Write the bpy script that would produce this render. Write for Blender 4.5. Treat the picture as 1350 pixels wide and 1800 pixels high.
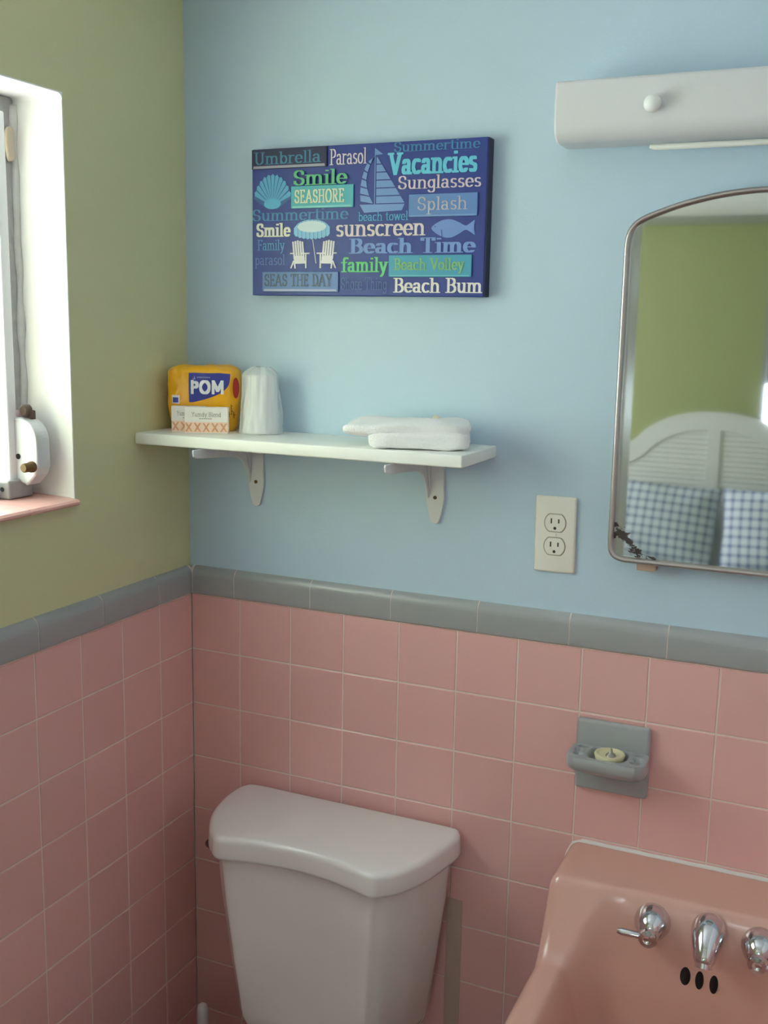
import bpy, bmesh, math, random
from mathutils import Vector, Matrix, noise
random.seed(7)
C = bpy.context.scene
PI = math.pi
for o in list(bpy.data.objects): bpy.data.objects.remove(o)

# ------------------------------------------------------------------ camera
cam_d = bpy.data.cameras.new('camera'); cam = bpy.data.objects.new('camera', cam_d); C.collection.objects.link(cam)
cam_d.sensor_fit = 'HORIZONTAL'; cam_d.sensor_width = 36.0; cam_d.lens = 36.0*1892.16/1350; cam_d.clip_start = 0.02
yaw, pit, rol = -0.421244, -0.174107, 0.0183996
f = Vector((math.sin(yaw)*math.cos(pit), math.cos(yaw)*math.cos(pit), math.sin(pit)))
r = Vector((math.cos(yaw), -math.sin(yaw), 0)); u = r.cross(f)
r2 = r*math.cos(rol)+u*math.sin(rol); u2 = -r*math.sin(rol)+u*math.cos(rol)
M = Matrix((( r2.x, u2.x, -f.x, 1.165496), (r2.y, u2.y, -f.y, -1.697432), (r2.z, u2.z, -f.z, 1.622913), (0,0,0,1)))
cam.matrix_world = M; C.camera = cam

# ------------------------------------------------------------------ light
SKY = 15.0
w = bpy.data.worlds.new('sky'); C.world = w; w.use_nodes = True
bg = w.node_tree.nodes['Background']; bg.inputs[0].default_value = (0.875, 0.912, 1.0, 1); bg.inputs[1].default_value = SKY
C.view_settings.view_transform = 'Standard'; C.view_settings.look = 'None'
C.view_settings.exposure = 0.40; C.view_settings.gamma = 1.0; C.view_settings.use_curve_mapping = False
C.cycles.max_bounces = 16; C.cycles.diffuse_bounces = 10; C.cycles.glossy_bounces = 8; C.cycles.transparent_max_bounces = 16
C.cycles.sample_clamp_indirect = 8.0

def portal(name, loc, direction, sx, sy):
    d = bpy.data.lights.new(name, 'AREA'); d.shape = 'RECTANGLE'; d.size = sx; d.size_y = sy
    d.cycles.is_portal = True
    o = bpy.data.objects.new(name, d); C.collection.objects.link(o)
    o.location = loc; o.rotation_euler = Vector(direction).to_track_quat('-Z', 'Z').to_euler()
portal('daylight_portal', (-0.215, -0.74, 1.645), (1,0,0), 0.90, 0.70)
portal('daylight_portal', (-2.06, -3.7, 1.45), (1,0,0), 1.2, 1.3)  # at the added bedroom fill window
portal('daylight_portal', (1.02, -5.04, 1.46), (0,1,0), 0.84, 0.96)

# ------------------------------------------------------------------ materials
def lin(c): return tuple(((x/255)/12.92 if x/255 <= .04045 else ((x/255+.055)/1.055)**2.4) for x in c)
def mat(name, c, rough=0.5, metal=0.0, spec=0.5, bump=0.0, bscale=200.0, var=0.0, vscale=6.0, **kw):
    m = bpy.data.materials.new(name); m.use_nodes = True; nt = m.node_tree; p = nt.nodes['Principled BSDF']
    col = lin(c)
    p.inputs['Base Color'].default_value = (*col, 1); p.inputs['Roughness'].default_value = rough
    p.inputs['Metallic'].default_value = metal; p.inputs['Specular IOR Level'].default_value = spec
    for k, v in kw.items(): p.inputs[k.replace('_', ' ')].default_value = v
    if bump or var:
        tc = nt.nodes.new('ShaderNodeTexCoord')
        if var:
            n = nt.nodes.new('ShaderNodeTexNoise'); n.inputs['Scale'].default_value = vscale; n.inputs['Detail'].default_value = 4
            nt.links.new(tc.outputs['Object'], n.inputs['Vector'])
            mx = nt.nodes.new('ShaderNodeMix'); mx.data_type = 'RGBA'
            mx.inputs[6].default_value = (*[x*(1-var) for x in col], 1); mx.inputs[7].default_value = (*[min(1, x*(1+var)) for x in col], 1)
            nt.links.new(n.outputs['Fac'], mx.inputs[0]); nt.links.new(mx.outputs[2], p.inputs['Base Color'])
        if bump:
            n = nt.nodes.new('ShaderNodeTexNoise'); n.inputs['Scale'].default_value = bscale; n.inputs['Detail'].default_value = 3
            nt.links.new(tc.outputs['Object'], n.inputs['Vector'])
            b = nt.nodes.new('ShaderNodeBump'); b.inputs['Strength'].default_value = bump; b.inputs['Distance'].default_value = 0.002
            nt.links.new(n.outputs['Fac'], b.inputs['Height']); nt.links.new(b.outputs[0], p.inputs['Normal'])
    return m
BLUE  = mat('pale_blue_paint', (186, 208, 226), .55, bump=.15, bscale=260, var=.015)
GREEN = mat('sage_green_paint', (206, 205, 162), .55, bump=.15, bscale=260, var=.015)
WARMW = mat('warm_white_paint', (222, 222, 222), .6, bump=.15, bscale=260)
GREEN2 = mat('olive_green_paint', (160, 166, 116), .6, bump=.15, bscale=260, var=.015)
CEILM = mat('ceiling_white', (246, 246, 244), .8)
WHITE = mat('white_gloss_paint', (236, 237, 232), .4, bump=.08, bscale=120)
REVEAL = mat('white_plaster', (238, 238, 234), .6, bump=.2, bscale=90)
GROUT = mat('grout', (222, 208, 200), .85)
GREYT = mat('grey_glazed_tile', (160, 162, 165), .28, var=.03, vscale=3)
PINKSILL = mat('pink_sill_tile', (222, 170, 160), .25)
PORC  = mat('white_porcelain', (228, 223, 222), .16)
PINKP = mat('pink_porcelain', (212, 166, 154), .17, spec=.6)
CHROME = mat('chrome', (215, 215, 220), .09, metal=1)
STEEL = mat('brushed_steel_frame', (186, 178, 174), .38, metal=1)
DARK  = mat('dark_hole_shade', (14, 11, 10), .8)  # near-black colour standing in for the shade inside holes
FIXT  = mat('fixture_white_enamel', (212, 212, 214), .4)
OUTLETM = mat('outlet_plastic', (232, 228, 220), .35)
SLOT  = mat('outlet_slot', (50, 46, 42), .6)
FLOORM = mat('floor_tile', (96, 84, 78), .5, var=.08)
CARPET = mat('bedroom_carpet', (150, 140, 125), .95, bump=.4)
CEMENT = mat('old_cement', (186, 162, 150), .9, var=.1, vscale=30, bump=.3)
CAULK = mat('white_caulk', (226, 222, 220), .35)
ALU   = mat('window_aluminium', (205, 206, 210), .45, metal=.3, var=.08, vscale=40)
ALUDK = mat('weathered_aluminium', (160, 160, 160), .55, metal=.35, var=.2, vscale=60)
WHMET = mat('white_sash_enamel', (235, 236, 238), .35)
RUST  = mat('rusty_brass', (105, 82, 52), .6, metal=.5, var=.3, vscale=200)
TOWEL = mat('white_terry', (240, 239, 240), .95, bump=1.0, bscale=420, Sheen_Weight=.3)
BEIGE = mat('beige_tape', (188, 175, 155), .7)
TANM  = mat('tan_clip', (190, 165, 148), .5)
CREAM = mat('cream_rubber', (216, 208, 172), .5, var=.06, vscale=60)

def pink_tile():
    m = mat('pink_glazed_tile', (224, 174, 171), .24, spec=.5); nt = m.node_tree; p = nt.nodes['Principled BSDF']
    g = nt.nodes.new('ShaderNodeNewGeometry'); hs = nt.nodes.new('ShaderNodeHueSaturation')
    mr = nt.nodes.new('ShaderNodeMapRange'); mr.inputs[3].default_value = .97; mr.inputs[4].default_value = 1.03
    nt.links.new(g.outputs['Random Per Island'], mr.inputs[0]); nt.links.new(mr.outputs[0], hs.inputs['Value'])
    hs.inputs['Color'].default_value = (*lin((224, 174, 171)), 1); nt.links.new(hs.outputs[0], p.inputs['Base Color'])
    return m
PINK = pink_tile()
def mirror_mat():
    m = mat('mirror_silver', (202, 207, 203), .03, metal=1); nt = m.node_tree; p = nt.nodes['Principled BSDF']
    # lost silvering: dark blotches in the lower left corner and along the bottom edge (object space: x right, z up)
    tc = nt.nodes.new('ShaderNodeTexCoord'); sx = nt.nodes.new('ShaderNodeSeparateXYZ'); nt.links.new(tc.outputs['Object'], sx.inputs[0])
    n = nt.nodes.new('ShaderNodeTexNoise'); n.inputs['Scale'].default_value = 75; n.inputs['Detail'].default_value = 5; n.inputs['Roughness'].default_value = .65
    mp = nt.nodes.new('ShaderNodeMapping'); mp.inputs['Scale'].default_value = (.6, 1, 1.2); mp.inputs['Rotation'].default_value = (0, .6, 0)
    nt.links.new(tc.outputs['Object'], mp.inputs[0]); nt.links.new(mp.outputs[0], n.inputs['Vector'])
    def math_(op, a, b=None):
        q = nt.nodes.new('ShaderNodeMath'); q.operation = op
        for i, v in enumerate((a, b)):
            if v is None: continue
            if isinstance(v, (int, float)): q.inputs[i].default_value = v
            else: nt.links.new(v, q.inputs[i])
        return q.outputs[0]
    X, Z = sx.outputs[0], sx.outputs[2]
    d = math_('ADD', math_('MULTIPLY', X, 1.0), math_('MULTIPLY', Z, 1.15))            # 0 at the corner
    a = math_('MAXIMUM', math_('SUBTRACT', 1.0, math_('MULTIPLY', math_('ABSOLUTE', math_('SUBTRACT', d, .072)), 24.0)), 0.0)
    c_ = math_('MAXIMUM', math_('SUBTRACT', 1.0, math_('ADD', math_('MULTIPLY', X, 70.0), math_('MULTIPLY', math_('ABSOLUTE', math_('SUBTRACT', Z, .040)), 28.0))), 0.0)
    e = math_('MAXIMUM', math_('SUBTRACT', 1.0, math_('MULTIPLY', Z, 110.0)), 0.0)
    s = math_('ADD', math_('ADD', math_('MULTIPLY', a, .34), math_('MULTIPLY', c_, .45)), math_('MULTIPLY', e, .30))
    mask = math_('GREATER_THAN', math_('ADD', n.outputs['Fac'], s), .80)
    mx = nt.nodes.new('ShaderNodeMix'); mx.data_type = 'RGBA'; mx.inputs[6].default_value = (*lin((202, 207, 203)), 1); mx.inputs[7].default_value = (*lin((62, 52, 50)), 1)
    nt.links.new(mask, mx.inputs[0]); nt.links.new(mx.outputs[2], p.inputs['Base Color'])
    m2 = math_('SUBTRACT', 1.0, mask); nt.links.new(m2, p.inputs['Metallic'])
    nt.links.new(math_('ADD', math_('MULTIPLY', mask, .6), .03), p.inputs['Roughness'])
    return m
MIRROR = mirror_mat()
def glass_mat(name, c, tr):
    m = bpy.data.materials.new(name); m.use_nodes = True; nt = m.node_tree; nt.nodes.remove(nt.nodes['Principled BSDF'])
    out = nt.nodes['Material Output']; t = nt.nodes.new('ShaderNodeBsdfTransparent'); t.inputs[0].default_value = (*lin(c), 1)
    g = nt.nodes.new('ShaderNodeBsdfGlossy'); g.inputs['Roughness'].default_value = .05
    mx = nt.nodes.new('ShaderNodeMixShader'); mx.inputs[0].default_value = tr
    nt.links.new(t.outputs[0], mx.inputs[1]); nt.links.new(g.outputs[0], mx.inputs[2]); nt.links.new(mx.outputs[0], out.inputs[0])
    return m
GLASS = glass_mat('window_glass', (240, 246, 246), .06)
def film_mat(name, c, alpha, rough):
    m = mat(name, c, rough, bump=.0); nt = m.node_tree; p = nt.nodes['Principled BSDF']; p.inputs['Alpha'].default_value = alpha
    return m
WRAP = film_mat('clear_film', (246, 248, 248), .36, .08)
CUPM = film_mat('frosted_cup_plastic', (246, 247, 247), .75, .3)
def gingham(name, base, line, pitch, axes):
    m = mat(name, base, .9); nt = m.node_tree; p = nt.nodes['Principled BSDF']
    tc = nt.nodes.new('ShaderNodeTexCoord'); sx = nt.nodes.new('ShaderNodeSeparateXYZ'); nt.links.new(tc.outputs['Object'], sx.inputs[0])
    outs = []
    for i in axes:
        a = nt.nodes.new('ShaderNodeMath'); a.operation = 'DIVIDE'; a.inputs[1].default_value = pitch; nt.links.new(sx.outputs[i], a.inputs[0])
        b = nt.nodes.new('ShaderNodeMath'); b.operation = 'FRACT'; nt.links.new(a.outputs[0], b.inputs[0])
        c = nt.nodes.new('ShaderNodeMath'); c.operation = 'LESS_THAN'; c.inputs[1].default_value = .34; nt.links.new(b.outputs[0], c.inputs[0]); outs.append(c)
    ad = nt.nodes.new('ShaderNodeMath'); ad.operation = 'ADD'; nt.links.new(outs[0].outputs[0], ad.inputs[0]); nt.links.new(outs[1].outputs[0], ad.inputs[1])
    cr = nt.nodes.new('ShaderNodeMath'); cr.operation = 'MULTIPLY'; cr.inputs[1].default_value = .5; nt.links.new(ad.outputs[0], cr.inputs[0])
    mx = nt.nodes.new('ShaderNodeMix'); mx.data_type = 'RGBA'; mx.inputs[6].default_value = (*lin(base), 1); mx.inputs[7].default_value = (*lin(line), 1)
    nt.links.new(cr.outputs[0], mx.inputs[0]); nt.links.new(mx.outputs[2], p.inputs['Base Color'])
    return m

# ------------------------------------------------------------------ mesh helpers
def link(name, bm, m, parent=None, smooth=False, auto=None):
    me = bpy.data.meshes.new(name); bmesh.ops.recalc_face_normals(bm, faces=bm.faces[:]) ; bm.to_mesh(me); bm.free()
    ms = m if isinstance(m, (list, tuple)) else [m]
    for x in ms: me.materials.append(x)
    if smooth:
        for p in me.polygons: p.use_smooth = True
        if auto is not None: me.set_sharp_from_angle(angle=math.radians(auto))
    o = bpy.data.objects.new(name, me); C.collection.objects.link(o)
    if parent: o.parent = parent
    return o
def raw(name, bm, m, parent=None, smooth=False):
    me = bpy.data.meshes.new(name); bm.to_mesh(me); bm.free(); me.materials.append(m)
    if smooth:
        for p in me.polygons: p.use_smooth = True
    o = bpy.data.objects.new(name, me); C.collection.objects.link(o)
    if parent: o.parent = parent
    return o
def tag(o, label=None, cat=None, group=None, kind=None):
    if label: o['label'] = label
    if cat: o['category'] = cat
    if group: o['group'] = group
    if kind: o['kind'] = kind
    return o
def thing(name, loc, label, cat, group=None, rz=0):
    o = bpy.data.objects.new(name, None); C.collection.objects.link(o); o.location = loc; o.rotation_euler = (0, 0, rz)
    o.empty_display_size = .05
    return tag(o, label, cat, group)
def box(bm, x0, x1, y0, y1, z0, z1, bev=0.0, seg=2):
    t = bmesh.new(); bmesh.ops.create_cube(t, size=1)
    for v in t.verts: v.co = Vector((x0+(v.co.x+.5)*(x1-x0), y0+(v.co.y+.5)*(y1-y0), z0+(v.co.z+.5)*(z1-z0)))
    if bev: bmesh.ops.bevel(t, geom=t.edges[:], offset=bev, segments=seg, profile=.5, affect='EDGES')
    me = bpy.data.meshes.new('t'); t.to_mesh(me); t.free(); bm.from_mesh(me); bpy.data.meshes.remove(me)
    return bm
def loft(bm, rings, cap0=True, cap1=True, closed=True):
    vr = [[bm.verts.new(p) for p in rg] for rg in rings]
    n = len(vr[0])
    for a, b in zip(vr, vr[1:]):
        for i in range(n if closed else n-1):
            j = (i+1) % n
            bm.faces.new((a[i], a[j], b[j], b[i]))
    if cap0: bm.faces.new(vr[0][::-1])
    if cap1: bm.faces.new(vr[-1])
    return bm
def lathe(bm, prof, n=40, center=(0,0,0), axis='z'):
    rings = []
    for rr, h in prof:
        ring = []
        for i in range(n):
            a = 2*PI*i/n; x, y = rr*math.cos(a), rr*math.sin(a)
            p = {'z': (x, y, h), '-y': (x, -h, y), 'x': (h, x, y)}[axis]
            ring.append(Vector(center)+Vector(p))
        rings.append(ring)
    return loft(bm, rings)
def tube(bm, pts, rad, n=12, closed=False):
    pts = [Vector(p) for p in pts]; rings = []; up = None
    m = len(pts)
    for i, p in enumerate(pts):
        if closed: t = pts[(i+1) % m]-pts[i-1]
        else: t = pts[min(i+1, m-1)]-pts[max(i-1, 0)]
        t.normalize()
        if up is None:
            up = Vector((0,0,1)) if abs(t.z) < .9 else Vector((0,1,0))
        a = (up-t*up.dot(t)).normalized(); b = t.cross(a); up = a
        rr = rad[i] if isinstance(rad, (list, tuple)) else rad
        rings.append([p+a*rr*math.cos(2*PI*k/n)+b*rr*math.sin(2*PI*k/n) for k in range(n)])
    if closed: rings.append(rings[0]); 
    loft(bm, rings, not closed, not closed)
    if closed: bmesh.ops.remove_doubles(bm, verts=bm.verts[:], dist=1e-6)
    return bm
def prism(bm, poly, axis, a, b):
    """poly in the two other axes, extruded from a to b along axis"""
    def P(p, h): return {'x': (h, p[0], p[1]), 'y': (p[0], h, p[1]), 'z': (p[0], p[1], h)}[axis]
    return loft(bm, [[P(p, a) for p in poly], [P(p, b) for p in poly]])
def spline(pts, sub=8, closed=True):
    n = len(pts); out = []
    for i in range(n if closed else n-1):
        g = lambda k: Vector(pts[k % n]) if closed else Vector(pts[max(0, min(n-1, k))])
        p0, p1, p2, p3 = g(i-1), g(i), g(i+1), g(i+2)
        for s in range(sub):
            t = s/sub
            out.append(.5*((2*p1)+(p2-p0)*t+(2*p0-5*p1+4*p2-p3)*t*t+(3*p1-p0-3*p2+p3)*t**3))
    if not closed: out.append(Vector(pts[-1]))
    return out
def bevelmod(o, wdt=.002, seg=3, ang=35):
    md = o.modifiers.new('bevel', 'BEVEL'); md.width = wdt; md.segments = seg; md.limit_method = 'ANGLE'; md.angle_limit = math.radians(ang)
    return o
def superell(a, e): return math.copysign(abs(math.cos(a))**e, math.cos(a)), math.copysign(abs(math.sin(a))**e, math.sin(a))
def puffy(bm, c, half, e1=.35, e2=.35, nu=72, nv=36, amp=.003, freq=30, seed=0, rz=0):
    """rounded cloth block: superellipsoid with soft noise"""
    rings = []; R = Matrix.Rotation(rz, 3, 'Z')
    for j in range(1, nv):
        ph = -PI/2+PI*j/nv; cv, sv = superell(ph, e1); ring = []
        for i in range(nu):
            ca, sa = superell(2*PI*i/nu, e2)
            p = Vector((half[0]*cv*ca, half[1]*cv*sa, half[2]*sv))
            nn = noise.noise_vector(p*freq+Vector((seed, seed*2.3, 0)))
            ring.append(Vector(c)+R @ (p+nn*amp))
        rings.append(ring)
    return loft(bm, rings)

# ------------------------------------------------------------------ stroke lettering (broad-pen roman)
def arc(cx, cy, rx, ry, a0, a1, n=14):
    return [(cx+rx*math.cos(math.radians(a0+(a1-a0)*i/n)), cy+ry*math.sin(math.radians(a0+(a1-a0)*i/n))) for i in range(n+1)]
def sr(x, y, wd=.17): return [(x-wd, y), (x+wd, y)]
def L(*p): return list(p)
GL = {
 'a': (.95, [arc(.42,.68,.28,.32,160,0), L((.70,.68),(.70,.08),(.88,.0)), arc(.40,.28,.30,.28,0,360)]),
 'b': (.98, [L((.2,1.5),(.2,0)), arc(.53,.5,.33,.5,0,360), L((.04,1.5),(.2,1.5))]),
 'c': (.86, [arc(.46,.5,.37,.5,48,315)]),
 'd': (1.0, [L((.78,1.5),(.78,0)), arc(.45,.5,.33,.5,0,360), L((.62,1.5),(.78,1.5)), L((.78,0),(.95,0))]),
 'e': (.90, [arc(.46,.5,.37,.5,0,318), L((.1,.52),(.82,.52))]),
 'f': (.66, [L((.3,0),(.3,1.2)), arc(.56,1.2,.26,.3,180,40), L((.05,.98),(.6,.98)), sr(.3,0,.22)]),
 'g': (.92, [arc(.44,.52,.33,.46,0,360), L((.78,1),(.78,-.2)), arc(.45,-.2,.33,.28,0,-170)]),
 'h': (1.08, [L((.2,1.5),(.2,0)), arc(.53,.62,.33,.38,180,0), L((.86,.62),(.86,0)), sr(.2,0), sr(.86,0), L((.04,1.5),(.2,1.5))]),
 'i': (.46, [L((.23,1),(.23,0)), L((.20,1.36),(.26,1.36)), L((.20,1.42),(.26,1.42)), sr(.23,0), L((.07,1),(.23,1))]),
 'l': (.46, [L((.23,1.5),(.23,0)), sr(.23,0), L((.07,1.5),(.23,1.5))]),
 'm': (1.62, [L((.2,1),(.2,0)), arc(.48,.66,.28,.34,180,0), L((.76,.66),(.76,0)), arc(1.06,.66,.30,.34,180,0), L((1.36,.66),(1.36,0)), sr(.2,0), sr(.76,0), sr(1.36,0), L((.04,1),(.2,1))]),
 'n': (1.08, [L((.2,1),(.2,0)), arc(.53,.62,.33,.38,180,0), L((.86,.62),(.86,0)), sr(.2,0), sr(.86,0), L((.04,1),(.2,1))]),
 'o': (.94, [arc(.47,.5,.37,.5,0,360)]),
 'p': (.98, [L((.2,1),(.2,-.5)), arc(.53,.5,.33,.5,0,360), sr(.2,-.5,.2), L((.04,1),(.2,1))]),
 'r': (.74, [L((.2,1),(.2,0)), arc(.5,.62,.30,.36,180,50), sr(.2,0,.2), L((.04,1),(.2,1))]),
 's': (.76, [arc(.38,.755,.25,.245,35,270), arc(.38,.255,.27,.255,90,-145)]),
 't': (.62, [L((.28,1.35),(.28,.25)), arc(.5,.25,.22,.25,180,300), L((.05,1),(.56,1))]),
 'u': (1.06, [L((.2,1),(.2,.4)), arc(.5,.4,.30,.4,180,360), L((.8,1),(.8,0)), L((.04,1),(.2,1)), L((.64,1),(.8,1)), L((.8,0),(.96,0))]),
 'v': (.95, [L((.1,1),(.47,0)), L((.47,0),(.84,1)), sr(.1,1,.13), sr(.84,1,.13)]),
 'w': (1.4, [L((.1,1),(.4,0)), L((.4,0),(.7,1)), L((.7,1),(1.0,0)), L((1.0,0),(1.3,1)), sr(.1,1,.13), sr(1.3,1,.13)]),
 'y': (.95, [L((.1,1),(.47,0)), L((.84,1),(.40,-.3),(.2,-.5)), sr(.1,1,.13), sr(.84,1,.13)]),
 'A': (1.4, [L((.12,0),(.68,1.5)), L((.68,1.5),(1.24,0)), L((.32,.5),(1.04,.5)), sr(.12,0), sr(1.24,0)]),
 'B': (1.15, [L((.25,1.5),(.25,0)), L((.05,1.5),(.6,1.5)), arc(.6,1.15,.34,.35,90,-90), L((.25,.8),(.62,.8)), arc(.62,.4,.40,.4,90,-90), L((.05,0),(.62,0))]),
 'D': (1.25, [L((.25,1.5),(.25,0)), L((.05,1.5),(.5,1.5)), arc(.5,.75,.60,.75,90,-90), L((.05,0),(.5,0))]),
 'E': (1.08, [L((.25,1.5),(.25,0)), L((.05,1.5),(.92,1.5),(.92,1.3)), L((.25,.78),(.72,.78)), L((.72,.9),(.72,.66)), L((.05,0),(.95,0),(.95,.22))]),
 'F': (1.02, [L((.25,1.5),(.25,0)), L((.05,1.5),(.92,1.5),(.92,1.3)), L((.25,.78),(.72,.78)), L((.72,.9),(.72,.66)), sr(.25,0,.22)]),
 'H': (1.35, [L((.25,1.5),(.25,0)), L((1.08,1.5),(1.08,0)), L((.25,.78),(1.08,.78)), sr(.25,0), sr(1.08,0), sr(.25,1.5), sr(1.08,1.5)]),
 'M': (1.6,  [L((.22,1.5),(.22,0)), L((.22,1.5),(.8,.3)), L((.8,.3),(1.38,1.5)), L((1.38,1.5),(1.38,0))]),
 'O': (1.35, [arc(.67,.75,.55,.76,0,360,24)]),
 'P': (1.05, [L((.25,1.5),(.25,0)), L((.05,1.5),(.55,1.5)), arc(.55,1.1,.40,.4,90,-90), L((.25,.7),(.55,.7)), sr(.25,0,.22)]),
 'R': (1.22, [L((.25,1.5),(.25,0)), L((.05,1.5),(.55,1.5)), arc(.55,1.12,.38,.38,90,-90), L((.25,.74),(.58,.74)), L((.6,.74),(1.02,0)), sr(.25,0), L((1.0,0),(1.16,0))]),
 'S': (1.05, [arc(.52,1.12,.37,.38,30,270), arc(.52,.37,.40,.37,90,-150), L((.86,1.32),(.86,1.1)), L((.14,.4),(.14,.15))]),
 'T': (1.15, [L((.57,1.5),(.57,0)), L((.08,1.25),(.08,1.5),(1.06,1.5),(1.06,1.25)), sr(.57,0,.22)]),
 'U': (1.3, [L((.25,1.5),(.25,.5)), arc(.64,.5,.39,.5,180,360), L((1.03,.5),(1.03,1.5)), sr(.25,1.5), sr(1.03,1.5)]),
 'V': (1.25, [L((.12,1.5),(.62,0)), L((.62,0),(1.12,1.5)), sr(.12,1.5), sr(1.12,1.5)]),
 'Y': (1.2, [L((.12,1.5),(.6,.7)), L((.6,.7),(1.08,1.5)), L((.6,.7),(.6,0)), sr(.12,1.5,.15), sr(1.08,1.5,.15), sr(.6,0,.2)]),
 ' ': (.55, []),
 '1': (1.05, [L((.25,1.5),(.25,0)), L((.25,1.38),(.55,1.38)), arc(.55,1.04,.36,.34,90,-90), L((.25,.70),(.55,.70))]),
}
def hull(pts):
    pts = sorted(set((round(a, 7), round(b, 7)) for a, b in pts))
    def half(ps):
        h = []
        for p in ps:
            while len(h) > 1 and (h[-1][0]-h[-2][0])*(p[1]-h[-2][1])-(h[-1][1]-h[-2][1])*(p[0]-h[-2][0]) <= 0: h.pop()
            h.append(p)
        return h[:-1]
    return half(pts)+half(pts[::-1])
def text_polys(s, u0, u1, v0, cap, pw=.2, ph=.07, xh=False):
    """convex pieces of the word, fitted between u0 and u1 with its baseline on v0; cap = height of a capital or ascender"""
    x = 0; raw_ = []; top = 0
    for ch in s:
        adv, strokes = GL[ch]
        for st in strokes:
            for a, b in zip(st, st[1:]):
                q = [(x+p[0]+dx*pw/2, p[1]+dy*ph/2) for p in (a, b) for dx in (-1, 1) for dy in (-1, 1)]
                raw_.append(q)
        if ch.isupper() or ch in 'bdfhlt': top = 1.5
        x += adv+(.10 if pw < .3 else .16)
    xs = [p[0] for q in raw_ for p in q]; lo, hi = min(xs), max(xs); su = (u1-u0)/(hi-lo); sv = cap/1.5
    return [hull([((u0+(p[0]-lo)*su), (v0+p[1]*sv)) for p in q]) for q in raw_]
def put_polys(bm, polys, fn):
    for k, q in enumerate(polys):
        if len(q) < 3: continue
        P = [Vector(fn(*p)) for p in q]; nr = (P[1]-P[0]).cross(P[2]-P[0]).normalized()
        if nr.y > 0: nr = -nr
        P = [p+nr*(.00004*(k % 11)) for p in P]
        bm.faces.new([bm.verts.new(p) for p in P])
    return bm

# ================================================================== SETTING
CEIL = 2.257
def tile_field(bm, x0, x1, z0, z1, xs, zs, to3, th=.0077, g=.0024, bev=.0011):
    """bevelled tiles between the grid lines xs / zs; to3(x, z, d) puts a point d in front of the wall"""
    for a, b in zip(xs, xs[1:]):
        for c, d in zip(zs, zs[1:]):
            a_, b_, c_, d_ = max(a, x0)+g/2, min(b, x1)-g/2, max(c, z0)+g/2, min(d, z1)-g/2
            if b_-a_ < .006 or d_-c_ < .006: continue
            q0 = [bm.verts.new(to3(x, z, 0)) for x, z in ((a_, c_), (b_, c_), (b_, d_), (a_, d_))]
            qm = [bm.verts.new(to3(x, z, th-bev*.8)) for x, z in ((a_, c_), (b_, c_), (b_, d_), (a_, d_))]
            q1 = [bm.verts.new(to3(x, z, th)) for x, z in ((a_+bev, c_+bev), (b_-bev, c_+bev), (b_-bev, d_-bev), (a_+bev, d_-bev))]
            for lo, hi in ((q0, qm), (qm, q1)):
                for i in range(4): bm.faces.new((lo[i], lo[(i+1) % 4], hi[(i+1) % 4], hi[i]))
            bm.faces.new(q1)
zs = [i*.11-.0 for i in range(0, 11)]
T0 = .008                               # tile face y = 0 / x = 0, painted wall 8 mm behind

# back wall (pale blue) with its pink wainscot
bm = bmesh.new(); box(bm, -.2, 1.76, T0, .16, 0, CEIL)
wall_back = tag(link('wall_back', bm, BLUE), kind='structure')
bm = bmesh.new(); box(bm, 0, 1.75, .0008, T0+.001, 0, 1.1)
tag(link('grout', bm, GROUT, wall_back), kind='structure')
bm = bmesh.new(); xs = [0.0]+[.1083+.11*i for i in range(16)]
tile_field(bm, 0, 1.75, 0, 1.1, xs, zs, lambda x, z, d: Vector((x, T0-.0005-d, z)))
tag(link('pink_tile', bm, PINK, wall_back), kind='structure')
bm = bmesh.new(); box(bm, .5445, .5745, -.0012, .004, 0, .60, .0008)
tag(link('cement_patch', bm, CEMENT, wall_back), kind='structure')

# left wall (sage green), window opening in it
WY0, WY1, WZ0, WZ1 = -1.16, -.318, 1.322, 1.962
bm = bmesh.new()
box(bm, -.2, -T0, WY1, T0, 0, CEIL); box(bm, -.2, -T0, -1.8, WY0, 0, CEIL)
box(bm, -.2, -T0, WY0, WY1, 0, WZ0); box(bm, -.2, -T0, WY0, WY1, WZ1, CEIL)
wall_left = tag(link('wall_left', bm, GREEN), kind='structure')
bm = bmesh.new(); box(bm, -T0-.001, -.0008, -1.8, 0, 0, 1.1)
tag(link('grout', bm, GROUT, wall_left), kind='structure')
ys = [0.0]+[.1035+.11*i for i in range(16)]
bm = bmesh.new(); tile_field(bm, 0, 1.8, 0, 1.1, ys, zs, lambda y, z, d: Vector((-T0+.0005+d, -y, z)))
tag(link('pink_tile', bm, PINK, wall_left), kind='structure')

# right wall and front wall (behind the camera), with the doorway to the bedroom
DX0, DX1, DZ = .44, 1.32, 2.07
bm = bmesh.new(); box(bm, 1.75, 1.9, -1.8, T0, 0, CEIL); wall_right = tag(link('wall_right', bm, WARMW), kind='structure')
bm = bmesh.new(); tile_field(bm, 0, 1.8, 0, 1.1, ys, zs, lambda y, z, d: Vector((1.75-d, -y, z)))
tag(link('pink_tile', bm, PINK, wall_right), kind='structure')
bm = bmesh.new(); box(bm, -2.0, DX0, -1.92, -1.8, 0, CEIL); box(bm, DX1, 3.0, -1.92, -1.8, 0, CEIL); box(bm, DX0, DX1, -1.92, -1.8, DZ, CEIL)
tag(link('wall_front', bm, GREEN), kind='structure')
bm = bmesh.new()
for (a, b) in ((DX0-.065, DX0+.008), (DX1-.008, DX1+.065)):
    box(bm, a, b, -1.80, -1.785, 0, DZ+.065, .003); box(bm, a, b, -1.935, -1.92, 0, DZ+.065, .003)
box(bm, DX0+.008, DX1-.008, -1.80, -1.785, DZ-.008, DZ+.065, .003); box(bm, DX0+.008, DX1-.008, -1.935, -1.92, DZ-.008, DZ+.065, .003)
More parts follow.
